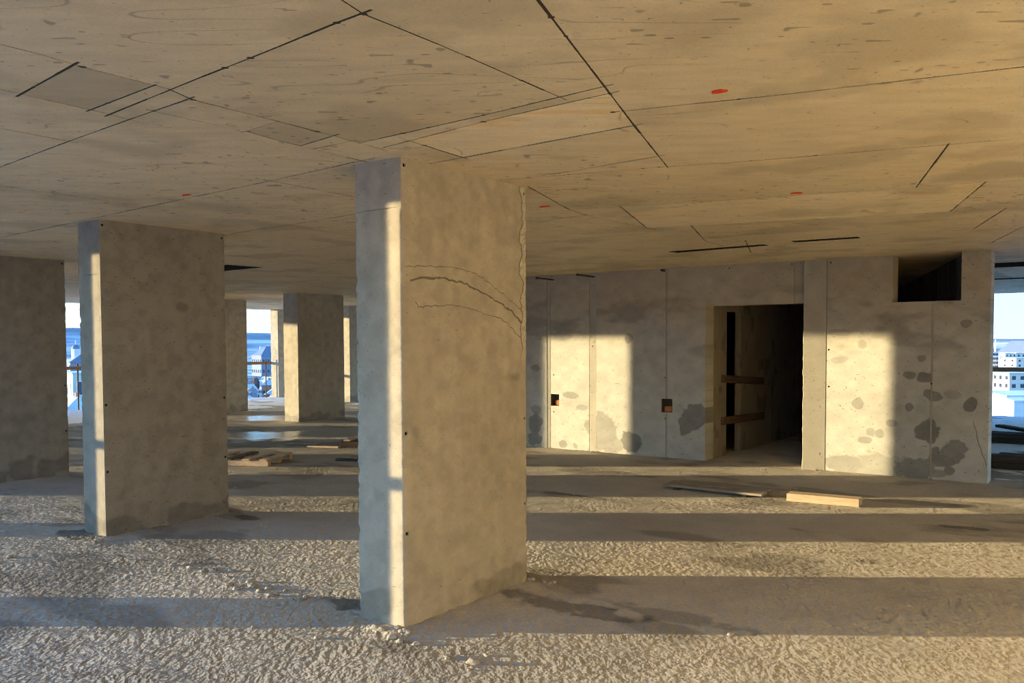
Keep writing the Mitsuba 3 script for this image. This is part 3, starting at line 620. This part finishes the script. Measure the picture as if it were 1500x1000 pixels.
f = np.vstack([np.stack([i, i + 1, i + nA + 1], -1), np.stack([i, i + nA + 1, i + nA], -1)])
rowr = rad[i // nA]
v = np.stack([X.ravel(), Y.ravel(), Z.ravel()], -1)
def land(x, y):
    r, a = math.hypot(x, y), math.atan2(x, y)
    return float(Z[np.argmin(abs(rad - r)), np.argmin(abs(az - a))])
struct('ground', trimesh.Trimesh(v, f[np.concatenate([rowr, rowr]) < 2500], process=True), 'mat_town_snow', 'snowy ground of the town far below', smooth=True)
struct('hills', trimesh.Trimesh(v, f[np.concatenate([rowr, rowr]) >= 2500], process=True), 'mat_hill', 'long wooded snowy hills along the horizon', smooth=True)
struct('ground_south', prism(Polygon([(-9000, -9000), (9000, -9000), (9000, 30), (30, 30), (-30, 30), (-9000, 30)]), -34, -31), 'mat_town_snow', 'snowy ground on the side behind the camera')
labels['ground']['category'] = labels['ground_south']['category'] = 'ground'; labels['hills']['category'] = 'hills'

# ------------------------------------------------------------------ houses and blocks
matte('mat_w_white', (0.70, 0.68, 0.64)); matte('mat_w_cream', (0.72, 0.62, 0.48)); matte('mat_w_grey', (0.50, 0.49, 0.48))
matte('mat_w_blue', (0.22, 0.27, 0.33)); matte('mat_w_brick', (0.42, 0.24, 0.17)); matte('mat_w_green', (0.50, 0.58, 0.48))
matte('mat_pane', (0.05, 0.065, 0.09), 0.15, 0.6); matte('mat_tin', (0.17, 0.21, 0.26), 0.6, 0.4); matte('mat_roof_red', (0.30, 0.13, 0.09))
DL, DR = np.array([-.6, .8]), np.array([.8, .6])
def block(name, label, cat_, K, wl, wr, z0, z1, wall, rows=0, nl=0, nr=0, roof='flat', roof_mat='mat_snow', group=None, rot=0.0, wsz=(1.2, 1.4), zw=None, band=False):
    """A building from its near corner K: its left face runs along DL, its right face along DR (both turned by rot)."""
    r = root(name, label, cat_, group)
    c, s = math.cos(rot), math.sin(rot)
    Rm = np.array([[c, -s], [s, c]])
    dl, dr_ = Rm @ DL, Rm @ DR
    K = np.array(K, float)
    P = [K, K + dr_ * wr, K + dr_ * wr + dl * wl, K + dl * wl]
    put('walls', prism(Polygon(P), z0, z1), wall, r)
    cen = (P[0] + P[2]) / 2
    if roof == 'flat':
        put('roof', prism(Polygon(P).buffer(.35, join_style=2), z1, z1 + .45), roof_mat, r)
    elif roof in ('gable', 'hip'):
        e = .5
        Q = [K - dl * e - dr_ * e, K + dr_ * (wr + e) - dl * e, K + dr_ * (wr + e) + dl * (wl + e), K - dr_ * e + dl * (wl + e)]
        h = min(wl, wr) * .42
        ins = 0 if roof == 'gable' else min(wl, wr) * .5
        if wr >= wl: ra, rb = (Q[0] + Q[3]) / 2 + dr_ * ins, (Q[1] + Q[2]) / 2 - dr_ * ins
        else: ra, rb = (Q[0] + Q[1]) / 2 + dl * ins, (Q[2] + Q[3]) / 2 - dl * ins
        pts = [(*q, z1 - .05) for q in Q] + [(*q, z1 + .25) for q in Q] + [(*ra, z1 + h), (*rb, z1 + h)]
        put('roof', trimesh.convex.convex_hull(np.array(pts)), roof_mat, r)
        put('chimney', place(bx(-.4, .4, -.4, .4, z1, z1 + h + .9), *(cen * .6 + ra * .4), 0), 'mat_w_brick', r)
    elif roof == 'shed':
        pts = [(*q, z1) for q in Polygon(P).buffer(.3, join_style=2).exterior.coords[:4]]
        pts += [(*(q + dl * 0), z1 + .35) for q in P] + [(*P[2], z1 + .9), (*P[3], z1 + .9)]
        put('roof', trimesh.convex.convex_hull(np.array(pts)), roof_mat, r)
    zb = zw if zw is not None else z0
    for face, n, w, d, o in (('l', nl, wl, dl, -dr_), ('r', nr, wr, dr_, -dl)):
        for j in range(rows):
            zc = z1 - (z1 - zb) * (j + .5) / rows
            for k in range(n):
                q = K + d * (w * (k + .5) / n) + o * .05
                a = math.atan2(d[1], d[0])
                put('window', place(bx(-wsz[0] / 2, wsz[0] / 2, -.07, .07, -wsz[1] / 2, wsz[1] / 2), q[0], q[1], zc, a), 'mat_pane', r)
        if band and n:
            for j in range(1, rows):
                zc = z1 - (z1 - zb) * j / rows
                q = K + d * w / 2 + o * .06
                put('floor_band', place(bx(-w / 2, w / 2, -.1, .1, -.18, .18), q[0], q[1], zc, math.atan2(d[1], d[0])), 'mat_w_white', r)
    return r
# right opening: white sheds in front, flats behind, towers far off
block('white_shed', 'nearest white shed with a snowy roof, low in the right opening', 'building', (-22.6, 233.9), 4.6, 30, -30, -12.75, 'mat_w_white', 1, 0, 4, 'shed', wsz=(1.1, 1.5), zw=-16.5)
block('white_shed', 'longer white shed with a small window under its eaves, behind the nearest shed', 'building', (-25.6, 248.8), 12, 42, -30, -12.4, 'mat_w_white', 1, 0, 8, 'shed', wsz=(1.3, .8), zw=-14.4)
block('apartment_block', 'cream apartment block above the white sheds in the right opening', 'building', (-40.2, 398), 20, 14, -31, -11.6, 'mat_w_cream', 6, 5, 4, 'flat', wsz=(1.5, 1.5), band=True)
block('apartment_block', 'second apartment block with white balconies at the right edge of the photo', 'building', (-31.0, 421), 12, 20, -31, -12.2, 'mat_w_grey', 6, 3, 6, 'flat', wsz=(1.9, 1.5), band=True)
block('apartment_tower', 'white corner tower with reddish windows just right of the wall end', 'building', (-94.0, 790), 26, 7, -31, -7.6, 'mat_w_white', 7, 6, 3, 'flat', wsz=(2.2, 1.8), band=True)
block('office_block', 'broad beige block with a narrower top storey in the middle of the right opening', 'building', (-74.0, 776), 20, 16, -31, -12.0, 'mat_w_cream', 5, 2, 3, 'flat', wsz=(1.6, 1.6))
block('office_block', 'narrower beige block standing behind the broad beige block', 'building', (-77.5, 812), 15, 12, -31, -8.6, 'mat_w_cream', 6, 3, 3, 'flat', wsz=(1.5, 1.6))
block('hall', 'long blue roofed hall behind the beige blocks', 'building', (-70.0, 900), 60, 26, -31, -9.2, 'mat_w_blue', 2, 5, 3, 'gable', 'mat_tin', wsz=(3, 2))
block('hall', 'pale sunlit flat building on the skyline at the foot of the crane', 'building', (-112, 1210), 30, 26, -31, -8.0, 'mat_w_cream', 2, 5, 3, 'flat', wsz=(2, 2))
block('hall', 'white building high on the slope at the right edge of the photo', 'building', (-128, 1495), 34, 30, -31, -8.2, 'mat_w_white', 2, 5, 4, 'flat', wsz=(2, 2))
r = root('tower_crane', 'white tower crane standing over the skyline in the right opening', 'crane')
cr = np.array([-136.1, 1192.3])
put('mast', bx(cr[0] - .9, cr[0] + .9, cr[1] - .9, cr[1] + .9, -31, -1.6), 'mat_w_white', r)
put('mast_head', place(bx(-.6, .6, -.6, .6, 0, 5.0), cr[0], cr[1], -1.6, .3), 'mat_w_white', r)
put('jib', place(bx(0, 16, -.5, .5, -.5, .5), cr[0], cr[1], -1.6, .15, ry=-.04), 'mat_w_white', r)
put('counter_jib', place(bx(-4.5, 0, -.5, .5, -.5, .5), cr[0], cr[1], -1.6, .15, ry=-.04), 'mat_w_white', r)
put('counterweight', place(bx(-4.6, -3.0, -.8, .8, -1.6, .2), cr[0], cr[1], -1.6, .15), 'mat_w_brick', r)
# left slit: the house with the arched window, the church beyond
r = block('corner_house', 'pale green house with a tall arched window in the left slit', 'building', (-263.0, 135.5), 16, 14, -31, -7.4, 'mat_w_green', 0, 0, 0, 'flat', rot=.75)
dl, dr_ = np.array([[math.cos(.75), -math.sin(.75)], [math.sin(.75), math.cos(.75)]]) @ np.stack([DL, DR], 1)
for k in range(4):
    for d, o, face in ((np.array([math.cos(.75) * DL[0] - math.sin(.75) * DL[1], math.sin(.75) * DL[0] + math.cos(.75) * DL[1]]), None, 'l'), (np.array([math.cos(.75) * DR[0] - math.sin(.75) * DR[1], math.sin(.75) * DR[0] + math.cos(.75) * DR[1]]), None, 'r')):
        q = np.array([-263.0, 135.5]) + d * (2.2 + 3.8 * k if face == 'l' else 1.9 + 3.3 * k)
        arch = Polygon([(-.8, -2.2), (.8, -2.2), (.8, 1.0)] + [(.8 * math.cos(t), 1.0 + .8 * math.sin(t)) for t in np.linspace(0, math.pi, 10)] + [(-.8, 1.0)]).buffer(0)
        m = trimesh.creation.extrude_polygon(arch, .3, engine='earcut')
        m.apply_transform(trimesh.transformations.rotation_matrix(math.pi / 2, [1, 0, 0]))
        put('arched_window', place(m, q[0], q[1], -11.6, math.atan2(d[1], d[0])), 'mat_pane', r)
        fr = trimesh.creation.extrude_polygon(arch.buffer(.25).difference(arch), .36, engine='earcut')
        fr.apply_transform(trimesh.transformations.rotation_matrix(math.pi / 2, [1, 0, 0]))
        put('window_frame', place(fr, q[0], q[1], -11.6, math.atan2(d[1], d[0])), 'mat_w_white', r)
r = root('church', 'white church with a small dome rising over the roofs in the left slit', 'church')
ch = (-532.4, 276.6)
put('nave', prism(Polygon([(ch[0] - 4, ch[1] - 9), (ch[0] + 5, ch[1] - 5), (ch[0] + 1, ch[1] + 12), (ch[0] - 9, ch[1] + 8)]), -31, -7.5), 'mat_w_white', r)
put('tower', prism(Polygon([(ch[0] + 2.6 * math.cos(t), ch[1] + 2.6 * math.sin(t)) for t in np.linspace(0, 2 * np.pi, 9)[:-1]]), -31, -1.2), 'mat_w_white', r)
put('dome', trimesh.creation.icosphere(2, 2.4).apply_translation([*ch, -.8]), 'mat_tin', r)
put('spire', cyl((*ch, .8), (*ch, 4.2), .35, 8), 'mat_w_white', r)
block('brick_house', 'reddish brick house with a steep blue roof in the left slit', 'house', (-398, 205), 12, 12, -31, -13, 'mat_w_brick', 3, 3, 3, 'gable', 'mat_tin', rot=.6)
block('brick_house', 'reddish block half hidden by the board rail in the left slit', 'house', (-470, 241), 14, 12, -31, -8.5, 'mat_w_brick', 4, 3, 3, 'hip', 'mat_tin', rot=.5)
block('town_house', 'blue roofed house below the guard rail in the left slit', 'house', (-196, 99), 10, 8, -31, -13.8, 'mat_w_blue', 1, 3, 2, 'hip', 'mat_snow', rot=.75)
# middle opening: the big hipped roof, white blocks behind, small houses in front
block('big_hall', 'large dark hall with a hipped roof in the middle of the far opening', 'building', (-700, 548), 22, 30, -31, -10.5, 'mat_w_blue', 2, 5, 6, 'hip', 'mat_tin', rot=.7, wsz=(2, 3))
for (x, y, wl, wr, z1, lab) in ((-1262, 985, 16, 14, -4.0, 'white block left of the others on the far slope in the middle opening'), (-1246, 1000, 18, 16, -5.5, 'white block on the far slope, middle one of its row'), (-1236, 1018, 18, 14, -9.5, 'white block on the far slope, lowest of its row')):
    block('white_block', lab, 'building', (x, y), wl, wr, -40, z1, 'mat_w_white', 3, 4, 3, 'flat', rot=.3, wsz=(1.5, 1.5))
rs = np.random.RandomState(21)
def ray_az(az_deg, D): return D * math.sin(math.radians(az_deg)), D * math.cos(math.radians(az_deg))
spots_h = []
for k in range(60):
    a = rs.uniform(-54.6, -49.6); D = rs.uniform(380, 690)
    spots_h.append((a, D))
for k in range(26):
    spots_h.append((rs.uniform(-65.0, -60.8), rs.uniform(310, 640)))
done = []
WALLS = ['mat_w_white', 'mat_w_cream', 'mat_w_blue', 'mat_w_grey', 'mat_w_brick']
WORDS = ['white', 'cream', 'blue grey', 'grey', 'brick red']
for (a, D) in spots_h:
    x, y = ray_az(a, D)
    if any(math.hypot(x - u, y - w) < 19 for u, w in done) or any(math.hypot(x - u, y - w) < q for u, w, q in ((-700, 565, 42), (-532, 277, 25), (-470, 250, 30), (-398, 213, 28), (-265, 145, 32), (-200, 105, 24))): continue
    done.append((x, y))
    g = land(x, y)
    west = a < -58
    wi, snowy, gab = rs.choice([0, 1, 2, 2, 3, 3, 4]), rs.rand() < .5, rs.rand() < .7
    block('small_house', f"small {WORDS[wi]} house under a {'snowy' if snowy else 'dark tin'} {'gable' if gab else 'hipped'} roof in the {'left slit' if west else 'middle opening'}", 'house', (x, y), rs.uniform(7, 11), rs.uniform(7, 12), g - 1, g + rs.uniform(3.5, 7.5),
          WALLS[wi], 1, 2, 3, 'gable' if gab else 'hip', 'mat_snow' if snowy else 'mat_tin', 'small houses in the left slit' if west else 'small houses in the middle opening', rs.uniform(-.5, 1.2))
matte('mat_bare', (0.16, 0.13, 0.12), 0.95, 0.05); matte('mat_frost', (0.30, 0.30, 0.31), 0.95, 0.05); matte('mat_fir', (0.05, 0.075, 0.06), 0.95, 0.05)
def crown(seed):
    m = trimesh.creation.icosphere(3)
    v = m.vertices
    v *= (0.55 + 0.9 * meshkit.fbm(v * 2.6 + seed * 5.3, 3, seed))[:, None] * np.array([.75, .75, 1.0])
    return m
def fir(seed):
    ms = []
    for j in range(5):
        c = trimesh.creation.cone(radius=.42 - .075 * j, height=.42, sections=12)
        c.vertices[:, :2] *= (0.85 + .3 * meshkit.noise(c.vertices * 9 + seed + j, seed))[:, None]
        ms.append(c.apply_translation([0, 0, -.75 + .30 * j]))
    return cat(*ms)
CR = [crown(i) for i in range(4)]; FIR = [fir(i) for i in range(2)]
trunk = cyl((0, 0, 0), (0, 0, 1), .035, 7)
grown = []
for k in range(200):
    a = rs.uniform(-54.6, -49.6) if k < 150 else rs.uniform(-65.0, -60.8)
    D = rs.uniform(350, 680)
    x, y = ray_az(a, D)
    h = rs.uniform(5.0, 9)
    if any(math.hypot(x - u - 1, y - w - 7) < 10.5 + h * .4 for u, w in done) or any(math.hypot(x - u, y - w) < (h + q) * .42 for u, w, q in grown): continue
    if any(math.hypot(x - u, y - w) < q for u, w, q in ((-470, 250, 24), (-398, 213, 22), (-265, 145, 26), (-200, 105, 18), (-532, 277, 18))): continue
    grown.append((x, y, h))
    g = land(x, y)
    west, kind = a < -58, rs.randint(4)
    r = root('fir_tree' if kind == 0 else 'bare_tree', ('dark fir tree' if kind == 0 else 'frosty bare tree' if kind < 3 else 'brown bare tree') + (' between the houses in the left slit' if west else ' between the houses in the middle opening'), 'tree',
             ('firs' if kind == 0 else 'frosty trees' if kind < 3 else 'brown trees') + (' in the left slit' if west else ' in the middle opening'))
    m = (FIR[k % 2] if kind == 0 else CR[k % 4]).copy().apply_scale(h * (.5 if kind else .55))
    put('crown', place(m, x, y, g + h * .58, k * 1.3), ('mat_fir', 'mat_frost', 'mat_bare', 'mat_bare')[kind], r, smooth=False)
    put('trunk', place(trunk.copy().apply_scale([h, h, h * .45]), x, y, g - .3), 'mat_bare', r)
